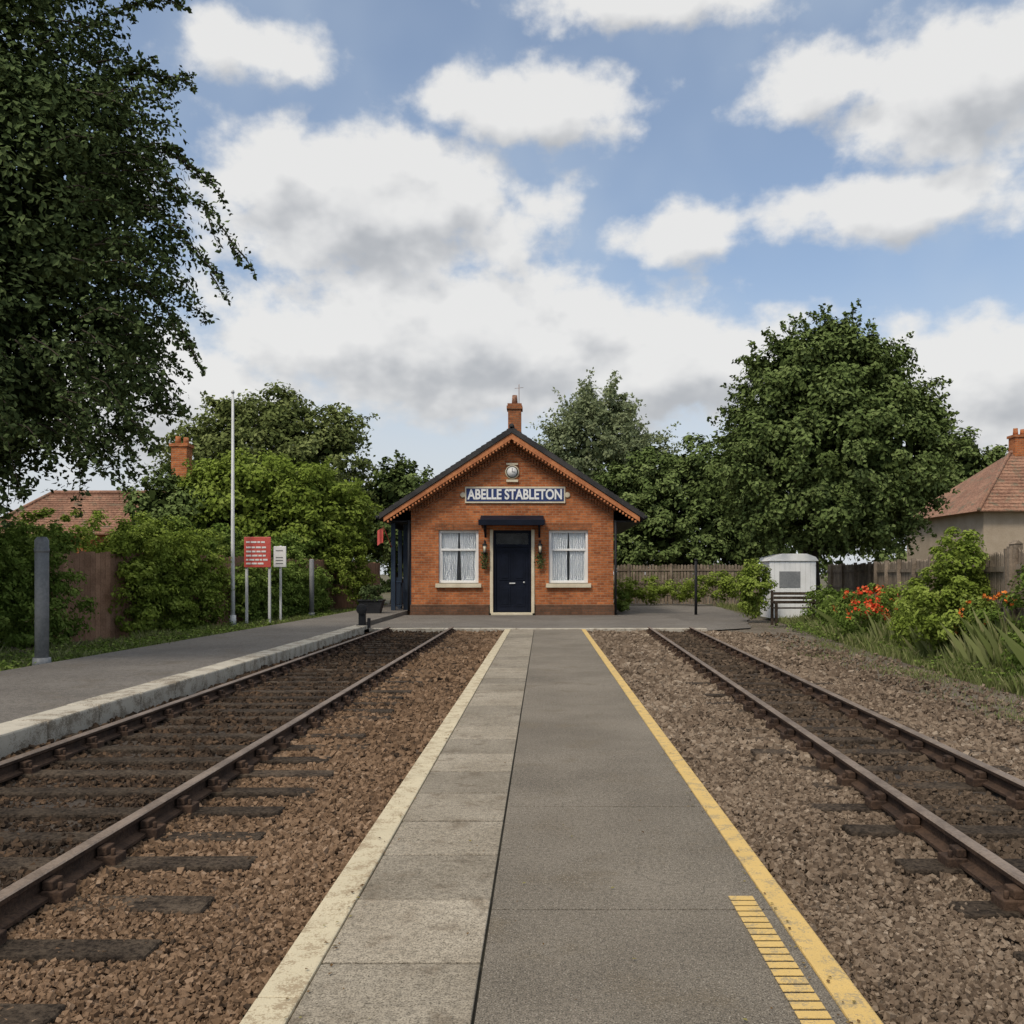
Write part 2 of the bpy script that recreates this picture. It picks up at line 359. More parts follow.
mb=MB(); ys=[-3,2.1,3.75,5.4,7.15,9.6,12.3,15.1,18.4,22.4]
for a,b_ in zip(ys[:-1],ys[1:]): mb.box(-.214,.955,a,b_-.009,-.25,random.uniform(-.0015,.0015),r=random.random())
mb.build('asphalt_surface',M_asph,pl,.003)
mb=MB(); mb.box(.958,1.06,-3,22.4,-.3,.003); mb.build('yellow_edge_line',M_yellow,pl,.008)
mb=MB(); yy=1.2
while yy<3.86: mb.box(.80,.905,yy,yy+.046,.002,.007); yy+=.06
mb.build('tactile_yellow_strip',M_yellow,pl,.002)
fc=empty('station_forecourt')
mb=MB(); x=-4.28
while x<4.0: mb.box(x,min(x+.9,4.1),22.41,22.75,-.3,.012+random.uniform(-.003,.003)); x+=.905
mb.build('kerb',M_coping,fc,.01)
mb=MB(); mb.box(-4.6,4.1,22.76,29.9,-.3,0); mb.build('paving',M_asphL,fc)
sheet('access_road',[(2.6,22.76)]+wobble([(4.1,22.76),(5.6,24),(7.0,31),(7.6,40)],8,.1)+[(6,60),(2.6,60)],-.06,M_asphL)
sp=empty('side_platform')
mb=MB(); y=-3
while y<21.5:
    mb.box(-4.62,-4.28,y,y+.888,-.3,.125+random.uniform(-.005,.005),r=random.random()); y+=.9
mb.build('coping_stones',M_coping,sp,.02)
me=bpy.data.meshes.new('asphalt'); 
pts=[(-7.3,-3),(-4.63,-3),(-4.63,42),(-6.3,42),(-6.5,27),(-7.1,12)]
n=len(pts); me.from_pydata([(x,y,-.3) for x,y in pts]+[(x,y,.115) for x,y in pts],[],[tuple(range(n,2*n))]+[(i,(i+1)%n,n+(i+1)%n,n+i) for i in range(n)]); me.update(); me.materials.append(M_asphL)
o=bpy.data.objects.new('asphalt_surface',me); COL.objects.link(o); o.parent=sp
mb=MB(); mb.box(-4.62,-4.28,21.51,22.40,-.3,.06); mb.build('ramp_end',M_coping,sp,.02)

def stones(name,x0f,x1f,mat,skip,tint,bands):
    V=[];R=[]
    base=np.array([(-1,-1,-1),(1,-1,-1),(1,1,-1),(-1,1,-1),(-1,-1,1),(1,-1,1),(1,1,1),(-1,1,1)],float)
    F0=np.array([(0,3,2,1),(4,5,6,7),(0,1,5,4),(1,2,6,5),(2,3,7,6),(3,0,4,7)])
    for ya,yb,s,dens in bands:
        xa,xb=x0f(ya),x1f(yb); n=int((xb-xa)*(yb-ya)*dens)
        x=rng.uniform(xa,xb,n);y=rng.uniform(ya,yb,n)
        k=(x>x0f(y))&(x<x1f(y))&(rng.random(n)<skip(x,y)); x,y=x[k],y[k]; n=len(x)
        sc=s*rng.uniform(.4,1.5,(n,1,1))*rng.uniform(.6,1.2,(n,1,3)); v=base[None]*(1+rng.uniform(-.45,.25,(n,8,3)))*sc
        q=rng.normal(size=(n,4)); q/=np.linalg.norm(q,axis=1,keepdims=True); w,a,b_,c=q.T
        Rm=np.stack([1-2*(b_*b_+c*c),2*(a*b_-c*w),2*(a*c+b_*w),2*(a*b_+c*w),1-2*(a*a+c*c),2*(b_*c-a*w),2*(a*c-b_*w),2*(b_*c+a*w),1-2*(a*a+b_*b_)],1).reshape(n,3,3)
        v=np.einsum('nij,nkj->nki',Rm,v)
        z=-.083+s*.5+.014*np.sin(x*5+y*3)*np.sin(y*1.9)+rng.uniform(-.006,.010,n)
        v+=np.stack([x,y,z],1)[:,None,:]
        patch=.5+.5*np.sin(x*2.1+1.3*np.sin(y*1.7))*np.sin(y*1.3+x)
        r=np.clip(rng.beta(3,3.2,n)*.8+.2*patch,0,1)*tint(x,y)
        V.append(v.reshape(-1,3)); R.append(np.repeat(r,8))
    V=np.concatenate(V);n=len(V)//8
    F=(F0[None]+8*np.arange(n)[:,None,None]).reshape(-1,4)
    return mesh_np(name,V,F,mat,np.concatenate(R))
BD=((2.0,4.2,.0085,5000),(4.2,7,.012,2400),(7,12,.018,850),(12,22.3,.028,300))
stones('track_ballast',lambda y:-4.27+0*y,lambda y:-.955+0*y,M_stL,lambda x,y:np.where((x<-2.25),.42,1.),lambda x,y: np.where((x<-2.2)&(x>-3.9),.38,np.where((x<-3.9),.42,1.)),BD)
stones('track_ballast',lambda y:1.065+0*y,lambda y:4.15+.03*y,M_stR,lambda x,y:np.where(x>3.9,.6,np.where((x>2.2+.027*(y-4))&(x<3.05+.033*(y-5)),.45,1.)),lambda x,y: np.where((x>2.1+.027*(y-4)+.05)&(x<3.05+.033*(y-5)),.40,1.),BD)
stones('loose_gravel',lambda y:4.1+.03*y,lambda y:6.0+0*y,M_stR,lambda x,y:np.clip(1.-(x-4.2)/1.8,.15,1)*.8,lambda x,y:.9+0*x,((5.5,9,.012,600),(9,16,.017,300),(16,22,.024,150)))
n=420; x=np.concatenate([rng.uniform(-.78,.94,n//3),rng.normal(-.80,.03,n//3),rng.normal(.94,.03,n//3)]); P=np.stack([x,2.4+18*rng.random(len(x))**1.6,np.full(len(x),.009)],1)
V,F=leaves_arr(P,norm(rng.normal(size=P.shape)*.15+np.array([0,0,1.])),rng.uniform(.008,.024,len(P)),.35); mesh_np('leaf_litter',V,F,M_litter,np.repeat(rng.random(len(P)),4))

# ------------------------------------------------------------ railway tracks
def track(name,xl,xr,ext_l,ext_r,y0,y1,step):
    par=empty(name); mb=MB(); ch=MB(); y=y0
    while y<y1:
        a,b_=xl(y)-ext_l+random.uniform(-.15,.15),xr(y)+ext_r+random.uniform(-.14,.14)
        yo=random.uniform(-.03,.03); tz=-.048+random.uniform(-.012,.006)
        mb.obox(((a+b_)/2,y+yo,0),(1,random.uniform(-.03,.03),0),(0,1,0),(b_-a)/2,random.uniform(.08,.10),-.25,tz)
        for xx in (xl(y),xr(y)):
            for s in (-1,1):
                ch.obox((xx+s*.075,y+yo,0),(1,0,0),(0,1,0),.05,.06,-.06,-.005)
                ch.obox((xx+s*.048,y+yo,0),(1,0,0),(0,1,0),.025,.045,-.006,.036)
                ch.tube([(xx+s*.10,y+yo-.03,-.006),(xx+s*.10,y+yo-.03,.03)],[.013,.013],6)
        y+=step
    mb.build('sleepers',M_sleeper,par,.015); ch.build('rail_chairs',M_rust,par,.006)
    rb=MB()
    prof=[(-.065,-.045),(.065,-.045),(.065,-.03),(.012,-.015),(.012,.03),(.034,.045),(.036,.066),(.028,.072),(-.028,.072),(-.036,.066),(-.034,.045),(-.012,.03),(-.012,-.015),(-.065,-.03)]
    for f in (xl,xr):
        n=len(prof); vs=[(f(y0-.2)+a,y0-.2,z) for a,z in prof]+[(f(y1)+a,y1,z) for a,z in prof]
        for i in range(n):
            j=(i+1)%n; rb.poly([vs[i],vs[j],vs[n+j],vs[n+i]],[(0,1,2,3)],mi=1 if i in (6,7,8) else 0)
        rb.poly(vs[n:],[tuple(range(n))])
    rb.build('rails',[M_rust,M_railtop],par)
    return par
track('railway_track',lambda y:-3.80,lambda y:-2.24,.38,.66,-1.0,22.2,.5)
track('railway_track',lambda y:2.10+.0285*(y-4),lambda y:3.04+.036*(y-5.7),.36,.42,-1.1,22.2,.56)

# ------------------------------------------------------------ station building
st=empty('brick_station_building',(-1.05,30.7,0))
def B(mb,name,mats,bevel=0):
    o=mb.build(name,mats,None,bevel); o.parent=st; o.matrix_parent_inverse=Matrix.Translation((1.05,-30.7,0)); return o
X0,X1,Y0,Y1=-4.50,2.40,30.7,39.5; CX=-1.05; WZ=3.72
wins=[(-3.56,-2.20),(.20,1.54)]; WZ0,WZ1=.98,2.86; DX0,DX1,DZ=-1.70,-.40,2.86
mb=MB(); xs=[X0,wins[0][0],wins[0][1],DX0,DX1,wins[1][0],wins[1][1],X1]
T=.28
for i in range(7):
    a,b_=xs[i],xs[i+1]
    if i in (1,5): mb.box(a,b_,Y0,Y0+T,.32,WZ0); mb.box(a,b_,Y0,Y0+T,WZ1,WZ)
    elif i==3: mb.box(a,b_,Y0,Y0+T,DZ,WZ)
    else: mb.box(a,b_,Y0,Y0+T,.32,WZ)
mb.prism([(X0,WZ),(X1,WZ),(X1,3.86),(CX,6.08),(X0,3.86)],Y0,Y0+T)
mb.box(X0,X0+T,Y0+T,Y1,.32,WZ); mb.box(X1-T,X1,Y0+T,Y1,.32,WZ); mb.box(X0+T,X1-T,Y1-T,Y1,.32,WZ)
B(mb,'brick_walls',M_brick)
mb=MB(); mb.box(X0-.04,DX0-.14,Y0-.05,Y0+T,-.1,.32); mb.box(DX1+.14,X1+.04,Y0-.05,Y0+T,-.1,.32)
mb.box(X0-.04,X0+T,Y0+T,Y1,-.1,.32); mb.box(X1-T,X1+.04,Y0+T,Y1,-.1,.32)
B(mb,'plinth',M_brickp,.01)
mb=MB()
for a,b_ in wins:
    x=a-.12
    while x<b_+.1: mb.box(x,x+.068,Y0-.012,Y0+.05,WZ1+.003,WZ1+.24); x+=.08
B(mb,'brick_lintels',M_brickd)
sl=(6.27-3.35)/4.45
def roofz(x): return 6.27-sl*abs(x-CX)
mb=MB(); YF,YB=30.15,40.0
for s in (-1,1):
    xe=CX+s*4.45
    mb.prism([(CX,6.30),(xe,3.38),(xe,3.21),(CX,6.11)],YF,YB)
    k=0
    while k<26:
        x0=CX+s*(4.45*k/26); x1=CX+s*(4.45*(k+1)/26)
        mb.prism([(x0,roofz(x0)+.034),(x1,roofz(x1)+.06),(x1,roofz(x1)+.034)],YF+.01,YB); k+=1
mb.tube([(CX,YF,6.33),(CX,YB,6.33)],[.09,.09],8)
B(mb,'slate_roof',M_slate)
M_terra=rough_mat('terracotta_board',(.34,.12,.05),(.55,.215,.085),25,3)
mb=MB()
for s in (-1,1):
    xe=CX+s*4.30
    mb.prism([(CX,6.10),(xe,roofz(xe)-.165),(xe,roofz(xe)-.33),(CX,5.89)],YF+.04,YF+.12)
    for k in range(40):
        x=CX+s*(.10+k*.104); z=roofz(x)-.37
        mb.box(x-.03,x+.03,YF+.05,YF+.11,z-.075,z-.001)
B(mb,'bargeboards',M_terra,.006)
mb=MB()
for s in (-1,1):
    for k in range(34):
        x=CX+s*(.10+k*.098); z=5.96-sl*abs(x-CX)-.02
        mb.box(x-.028,x+.028,Y0-.10,Y0+.02,z-.34,z-.16)
    mb.prism([(CX,5.93),(CX+s*3.5,5.93-sl*3.5),(CX+s*3.5,5.80-sl*3.5),(CX,5.80)],Y0-.12,Y0-.001)
    mb.prism([(CX,5.60),(CX+s*3.45,5.60-sl*3.45),(CX+s*3.45,5.53-sl*3.45),(CX,5.53)],Y0-.05,Y0-.001)
B(mb,'gable_corbels',M_brickd)
mb=MB()
for s in (-1,1):
    xe=CX+s*4.45; mb.tube([(xe+s*.05,YF,3.27),(xe+s*.05,YB,3.27)],[.07,.07],8)
    xa,xb=sorted((CX+s*3.47,CX+s*4.43)); mb.box(xa,xb,Y0+.0,YB-.1,3.14,3.19)
B(mb,'gutters_and_soffit',M_dark)
mb=MB(); mb.box(CX-.24,CX+.24,33.2,33.75,5.8,7.45); mb.box(CX-.29,CX+.29,33.15,33.80,7.45,7.57); mb.box(CX-.26,CX+.26,33.18,33.77,7.571,7.66)
B(mb,'chimney_stack',M_brickd)
mb=MB(); mb.tube([(CX-.0,33.45,7.66),(CX,33.45,8.0)],[.12,.095],10); mb.tube([(CX+.16,33.4,7.5),(CX+.16,33.4,8.4)],[.012,.012],5); mb.tube([(CX+.0,33.4,8.25),(CX+.32,33.4,8.28)],[.008,.008],5)
B(mb,'chimney_pot_and_aerial',M_tile)
for k,(a,b_) in enumerate(wins):
    mb=MB(); y0=Y0+.09; y1=y0+.07; f=.085
    mb.box(a+.002,a+f,y0,y1,WZ0+.08,WZ1-.002); mb.box(b_-f,b_-.002,y0,y1,WZ0+.08,WZ1-.002)
    mb.box(a+f,b_-f,y0,y1,WZ1-f,WZ1-.002); mb.box(a+f,b_-f,y0,y1,WZ0+.08,WZ0+.17)
    mb.box(a+f,b_-f,y0-.01,y1-.003,2.16,2.235)
    mb.box(a+f+.001,a+f+.04,y0+.02,y1-.01,WZ0+.171,2.159); mb.box(b_-f-.04,b_-f-.001,y0+.02,y1-.01,WZ0+.171,2.159)
    B(mb,'window_frame_%d'%(k+1),M_wpaint,.006)
    mb=MB(); mb.box(a+f,b_-f,y0+.03,y0+.036,WZ0+.17,WZ1-f); B(mb,'window_glass_%d'%(k+1),M_glass)
    mb=MB(); mb.box(a-.10,b_+.10,Y0-.11,Y0+.10,WZ0-.08,WZ0+.06); B(mb,'window_sill_%d'%(k+1),M_cream,.012)
    mb=MB(); n=40
    for side in (0,1):
        for zi in range(12):
            z0_=WZ0+.1+zi*(2.78-WZ0-.1)/12; z1_=z0_+(2.78-WZ0-.1)/12
            vs=[];
            for i in range(n+1):
                for zz in (z0_,z1_):
                    h=(zz-WZ0-.1)/(2.78-WZ0-.1); gap=(.02+.05*max(0,1-h*1.15)) if k==0 else (.01+.03*math.sin(max(0,1-h)*2.6))
                    half=.5-gap; t=i/n*half; tt=t if side==0 else 1-t
                    vs.append((a+.09+(b_-a-.18)*tt,y0+.085+.018*math.sin(i*1.25+side)+.01*math.sin(i*.5),zz))
            mb.poly(vs,[(2*i,2*i+2,2*i+3,2*i+1) for i in range(n)],sm=True)
    B(mb,'curtain_%d'%(k+1),M_curt)
    mb=MB(); mb.box(a-.1,b_+.1,Y0+.5,Y0+.52,.8,3.0); B(mb,'room_shade_%d'%(k+1),M_grey)
mb=MB(); yd=Y0+.10
mb.box(DX0+.002,DX0+.10,yd-.03,yd+.08,.05,DZ-.002); mb.box(DX1-.10,DX1-.002,yd-.03,yd+.08,.05,DZ-.002); mb.box(DX0+.10,DX1-.10,yd-.03,yd+.08,DZ-.1,DZ-.002)
mb.box(DX0+.10,DX1-.10,yd-.03,yd+.08,2.30,2.38)
mb.box(DX0+.104,DX1-.104,yd+.02,yd+.07,.07,2.297)
cx=(DX0+DX1)/2
for zz0,zz1 in ((.25,.95),(1.15,2.15)):
    for s in (-1,1):
        xa,xb=sorted((cx+s*.06,cx+s*.44))
        mb.box(xa,xb,yd+.003,yd+.019,zz0,zz1)
        mb.box(xa+.07,xb-.07,yd-.012,yd+.002,zz0+.07,zz1-.07)
B(mb,'door',M_navy,.006)
mb=MB(); mb.box(DX0+.10,DX1-.10,yd+.03,yd+.036,2.38,DZ-.1); B(mb,'transom_glass',M_glass)
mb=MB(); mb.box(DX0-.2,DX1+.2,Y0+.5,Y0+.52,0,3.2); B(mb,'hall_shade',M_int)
mb=MB(); mb.tube([(cx+.40,yd-.02,1.08),(cx+.40,yd-.06,1.08)],[.025,.03],8); mb.box(cx-.10,cx+.10,yd-.018,yd-.012,1.03,1.07); B(mb,'door_furniture',M_galv)
mb=MB(); mb.box(DX0-.11,DX0-.003,Y0-.045,Y0+.10,0.02,DZ+.02); mb.box(DX1+.003,DX1+.11,Y0-.045,Y0+.10,0.02,DZ+.02)
mb.box(DX0-.05,DX1+.05,Y0-.42,Y0+.28,-.05,.05); B(mb,'door_surround_and_step',M_cream,.01)
mb=MB(); mb.prism([(Y0-.62,3.06),(Y0-.62,3.14),(Y0-.003,3.36),(Y0-.003,3.02),(Y0-.5,3.02)],DX0-.42,DX1+.42,axis='x')
mb.box(DX0-.46,DX1+.46,Y0-.66,Y0-.622,3.0,3.19)
for s in (DX0-.3,DX1+.24): mb.prism([(Y0-.003,2.60),(Y0-.003,3.018),(Y0-.5,3.018),(Y0-.44,2.93),(Y0-.12,2.78)],s,s+.07,axis='x')
B(mb,'door_canopy',M_navy,.008)
for k,xx in enumerate((-1.98,-.10)):
    mb=MB(); mb.box(xx-.03,xx+.03,Y0-.03,Y0-.001,2.0,2.5); mb.tube([(xx,Y0-.02,2.45),(xx,Y0-.16,2.52),(xx,Y0-.2,2.42)],[.015,.015,.015],6)
    mb.tube([(xx,Y0-.2,2.42),(xx,Y0-.2,2.34)],[.03,.10],8); mb.tube([(xx,Y0-.2,2.10),(xx,Y0-.2,2.06)],[.07,.03],8)
    for a in range(4):
        dx,dy=math.cos(a*math.pi/2+.78)*.08,math.sin(a*math.pi/2+.78)*.08
        mb.tube([(xx+dx,Y0-.2+dy,2.34),(xx+dx*.8,Y0-.2+dy*.8,2.1)],[.008,.008],5)
    B(mb,'lantern_frame_%d'%(k+1),M_dark)
    mb=MB(); mb.tube([(xx,Y0-.2,2.338),(xx,Y0-.2,2.102)],[.07,.05],8); B(mb,'lantern_glass_%d'%(k+1),M_cream)
    n=200; P=np.stack([rng.normal(xx,.07,n),Y0-.10-np.abs(rng.normal(0,.04,n)),rng.uniform(1.55,2.1,n)],1); V,F=leaves_arr(P,norm(rng.normal(size=(n,3))+np.array([0,-1,.3])),rng.uniform(.05,.09,n))
    q=mesh_np('trailing_plant_%d'%(k+1),V,F,L_dark,np.repeat(rng.random(n),4)); q.parent=st; q.matrix_parent_inverse=Matrix.Translation((1.05,-30.7,0))
mb=MB(); mb.tube([(CX,Y0-.002,4.84),(CX,Y0-.07,4.84)],[.25,.23],24); mb.box(CX-.2,CX+.2,Y0-.08,Y0-.002,4.50,4.58); mb.box(CX-.2,CX+.2,Y0-.08,Y0-.002,5.08,5.14); B(mb,'roundel_frame',M_cream,.0)
mb=MB(); mb.tube([(CX,Y0-.071,4.84),(CX,Y0-.085,4.84)],[.17,.17],24); B(mb,'roundel_face',M_wpaint)
mb=MB(); mb.tube([(CX,Y0-.0705,4.84),(CX,Y0-.078,4.84)],[.20,.20],24); mb.box(CX-.008,CX+.008,Y0-.095,Y0-.087,4.84,4.98); mb.box(CX-.0,CX+.10,Y0-.095,Y0-.087,4.832,4.848)
B(mb,'roundel_hands',M_dark)
mb=MB(); a,b_=-2.66,.76
mb.box(a,b_,Y0-.06,Y0-.002,3.78,4.34); 
for xx in (a-.07,b_+.07): mb.tube([(xx,Y0-.002,4.06),(xx,Y0-.05,4.06)],[.10,.09],12)
B(mb,'name_board',M_cream,.01)
mb=MB(); mb.box(a+.05,b_-.05,Y0-.067,Y0-.0602,3.84,4.28); B(mb,'name_board_field',M_blue)
cu=bpy.data.curves.new('letters','FONT'); cu.body='ABELLE STABLETON'; cu.size=.42; cu.extrude=.006; cu.align_x='CENTER'; cu.align_y='CENTER'; cu.space_character=1.0; cu.offset=.012
to=bpy.data.objects.new('letters_tmp',cu); COL.objects.link(to); bpy.context.view_layer.update()
dg=bpy.context.evaluated_depsgraph_get(); lm=bpy.data.meshes.new_from_object(to.evaluated_get(dg)); bpy.data.objects.remove(to)
w=max(v.co.x for v in lm.vertices)-min(v.co.x for v in lm.vertices); h=max(v.co.y for v in lm.vertices)-min(v.co.y for v in lm.vertices)
for v in lm.vertices:
    x,y,z=v.co; v.co=((a+b_)/2+x*3.22/w,Y0-.074-z,4.06+y*.36/h)
lm.materials.clear(); lm.materials.append(M_wpaint); lo=bpy.data.objects.new('name_letters',lm); COL.objects.link(lo); lo.parent=st; lo.matrix_parent_inverse=Matrix.Translation((1.05,-30.7,0))
mb=MB()
for yy in (30.9,32.4,34.0): mb.box(-5.22,-5.08,yy,yy+.14,0.1,3.13)
mb.box(-5.20,-5.10,31.05,33.99,2.95,3.10); mb.box(-4.86,-4.56,31.3,31.38,.1,3.1)
# railings between the porch posts and a short front gate
for zz in (.25,1.08): mb.box(-5.17,-5.13,31.05,33.99,zz,zz+.05); mb.box(-5.07,-4.87,30.95,30.99,zz,zz+.05)
y=31.15
while y<33.9: mb.box(-5.16,-5.14,y,y+.02,.301,1.079); y+=.11
x=-5.06
while x<-4.88: mb.box(x,x+.02,30.96,30.98,.12,1.25); x+=.045
B(mb,'side_porch_and_railings',rough_mat('blue_paint',(.02,.03,.045),(.03,.045,.07),30,2,rough=.5,spec=.2))
mb=MB(); mb.tube([(X0-.07,Y0-.06,.1),(X0-.07,Y0-.06,3.2)],[.04,.04],8); mb.tube([(X1+.07,Y0-.06,.0),(X1+.07,Y0-.06,3.2)],[.04,.04],8); B(mb,'downpipes',M_dark)
# small red flag on an angled staff
o=empty('red_flag',(-5.42,30.3,0)); mb=MB(); mb.tube([(-5.2,30.9,2.3),(-5.40,30.4,2.98)],[.015,.012],6)
vs=[];n=10
for i in range(n+1):
    t=i/n; xx=-5.40-.20*t; vs+=[(xx,30.4+.03*math.sin(t*7),2.42-.08*t+.02*math.sin(t*5)),(xx,30.4+.03*math.sin(t*7+.5),2.93-.10*t)]
mb.poly(vs,[(2*i,2*i+2,2*i+3,2*i+1) for i in range(n)],sm=True)
q=mb.build('cloth_and_staff',M_red); q.parent=o; q.matrix_parent_inverse=Matrix.Translation((5.42,-30.3,0))

# ------------------------------------------------------------ fences
def fence(name,pts,h,bw,gap,mat,point=.05,z0=-.05,hj=.03):
    par=empty(name); mb=MB(); rb=MB()
    for (x0,y0),(x1,y1) in zip(pts[:-1],pts[1:]):
        u=Vector((x1-x0,y1-y0,0)); L=u.length; u.normalize(); w=Vector((-u.y,u.x,0)); s=0
        while s<L:
            c=Vector((x0,y0,0))+u*s; mb.obox(c,u,w,bw/2,.011,z0,h+random.uniform(-hj,hj)-point,point=point); s+=bw+gap
        s=0
        while s<=L:
            c=Vector((x0,y0,0))+u*s+w*.07; rb.obox(c,u,w,.05,.05,z0-.1,h+.04); s+=2.0
        for zz in (.35,h*.5,h-.3):
            c=Vector((x0,y0,0))+u*(L/2)+w*.03; rb.obox(c,u,w,L/2,.017,zz,zz+.08)
    mb.build('boards',mat,par); rb.build('posts_and_rails',mat,par)
    return par
fence('wooden_fence',[(-10.05,18.5),(-9.35,20.3),(-8.7,24.5),(-7.9,31),(-7.6,42)],1.85,.13,.006,M_fenceb,0)
fence('picket_fence',[(6.75,11.2),(6.95,13.3)],1.75,.09,.03,M_fence)
fence('picket_fence',[(6.95,13.3),(8.7,20),(10.6,29),(11.4,36)],1.72,.09,.035,M_fence)
fence('picket_fence',[(11.4,42),(8.0,42),(3.0,43)],1.8,.12,.03,M_fence)
mb=MB(); mb.box(6.86,7.0,13.12,13.26,-.1,1.82); mb.prism([(6.85,1.821),(7.01,1.821),(6.93,1.88)],13.11,13.27); mb.build('fence_post',M_fence,None,.008)

# ------------------------------------------------------------ street furniture
mb=MB(); mb.tube([(-7.35,13.2,.0),(-7.35,13.2,1.88),(-7.35,13.2,1.93)],[.095,.095,.06],16); mb.tube([(-7.35,13.2,.0),(-7.35,13.2,.16)],[.13,.12],16); mb.tube([(-7.35,13.2,1.70),(-7.35,13.2,1.76)],[.101,.101],16); mb.build('metal_bollard_post',M_grey)
mb=MB(); mb.tube([(-8.10,23.5,0),(-8.10,23.5,1.2),(-8.10,23.5,6.1)],[.06,.05,.03],10); mb.tube([(-8.1,23.5,0),(-8.1,23.5,.3)],[.09,.08],10); mb.tube([(-8.1,23.5,6.1),(-8.1,23.5,6.18)],[.05,.03],8); mb.build('flag_pole',M_galv)
par=empty('notice_sign',(-7.6,24,0))
def C(mb,name,mat,par,loc,bevel=0):
    o=mb.build(name,mat,None,bevel); o.parent=par; o.matrix_parent_inverse=Matrix.Translation((-loc[0],-loc[1],0)); return o
mb=MB(); mb.box(-7.94,-7.88,24.0,24.06,.05,2.3); mb.box(-7.33,-7.27,24.0,24.06,.05,2.3); C(mb,'posts',M_galv,par,(-7.6,24))
mb=MB(); mb.box(-7.96,-7.25,23.96,23.998,1.55,2.36); C(mb,'board',M_red,par,(-7.6,24),.01)
mb=MB()
for zz in (2.2,2.06,1.95,1.84,1.73,1.63):
    x=-7.90
    while x<-7.42: L=random.uniform(.05,.16); mb.box(x,min(x+L,-7.30),23.953,23.959,zz,zz+.045); x+=L+.025
C(mb,'lettering',M_wpaint,par,(-7.6,24))
par=empty('notice_sign',(-7.15,24.6,0))
mb=MB(); mb.box(-7.21,-7.16,24.62,24.67,.05,2.15); C(mb,'post',M_galv,par,(-7.15,24.6))
mb=MB(); mb.box(-7.36,-7.02,24.58,24.618,1.56,2.13); C(mb,'board',M_wpaint,par,(-7.15,24.6),.01)
mb=MB()
for zz in (1.65,1.73,1.81,2.0): mb.box(-7.30,-7.1,24.574,24.579,zz,zz+.025)
C(mb,'lettering',M_grey,par,(-7.15,24.6))
mb=MB(); mb.tube([(-7.35,28.6,0),(-7.35,28.6,1.8),(-7.35,28.6,1.84)],[.075,.075,.05],12); mb.tube([(-7.35,28.6,0),(-7.35,28.6,.14)],[.10,.10],12);mb.build('metal_bollard_post',M_grey)
mb=MB(); mb.tube([(5.35,31.5,-.1),(5.35,31.5,1.85)],[.05,.05],10); mb.tube([(5.35,31.5,1.85),(5.35,31.5,1.9)],[.07,.05],10); mb.build('metal_bollard_post',M_dark)
mb=MB(); x,y=-4.42,22.0
mb.box(x-.13,x+.13,y-.1,y+.12,.055,.14); mb.box(x-.08,x+.08,y-.06,y+.08,.14,.42); mb.tube([(x,y-.07,.52),(x,y-.10,.52)],[.13,.13],16); mb.box(x-.1,x+.1,y-.06,y+.1,.42,.60); mb.box(x+.13,x+.2,y-.05,y+.05,.06,.3); mb.build('ground_signal',M_dark,None,.01)
par=empty('black_planter',(-5.45,28.9,0))
mb=MB(); x,y=-5.5,28.9
mb.poly([(x-.28,y-.2,.115),(x+.28,y-.2,.115),(x+.28,y+.2,.115),(x-.28,y+.2,.115),(x-.38,y-.26,.5),(x+.38,y-.26,.5),(x+.38,y+.26,.5),(x-.38,y+.26,.5)],[(0,3,2,1),(4,5,6,7),(0,1,5,4),(1,2,6,5),(2,3,7,6),(3,0,4,7)])
mb.box(x-.41,x+.41,y-.29,y+.29,.501,.55); C(mb,'tub',M_dark,par,(-5.45,28.9),.01)
o=bush('shrub',[(x,y,.75,.38,.3,.28)],30,60,.16,.07,L_dark,.5); o.parent=par; o.matrix_parent_inverse=Matrix.Translation((5.45,-28.9,0))
par=empty('garden_bench',(6.9,25.0,0)); mb=MB()
for xx in (6.35,7.5):
    mb.box(xx,xx+.07,24.6,24.67,-.05,.62); mb.box(xx,xx+.07,25.05,25.12,-.05,.92); mb.box(xx,xx+.07,24.67,25.05,.56,.62)
for k in range(4): mb.box(6.36,7.56,24.64+k*.105,24.72+k*.105,.42,.45)
for k in range(3): mb.box(6.42,7.5,25.02,25.045,.55+k*.12,.63+k*.12)
C(mb,'timber_frame',M_sleeper,par,(6.9,25.0))
par=empty('white_garden_shed',(8.2,29.5,0)); mb=MB(); 
x=7.05
while x<8.44: mb.box(x,x+.155,28.0,28.02,.0,1.76); x+=.16
mb.box(7.05,8.50,28.021,29.2,.0,1.76); C(mb,'cladding',M_wpaint,par,(8.2,29.5))
mb=MB(); mb.prism([(6.98,1.77),(8.57,1.77),(8.48,1.90),(8.2,2.0),(7.45,2.0),(7.08,1.88)],27.95,29.3); C(mb,'roof',M_wpaint,par,(8.2,29.5),.01)
mb=MB(); mb.box(7.35,8.0,27.985,27.998,.95,1.45); C(mb,'window',M_grey,par,(8.2,29.5))

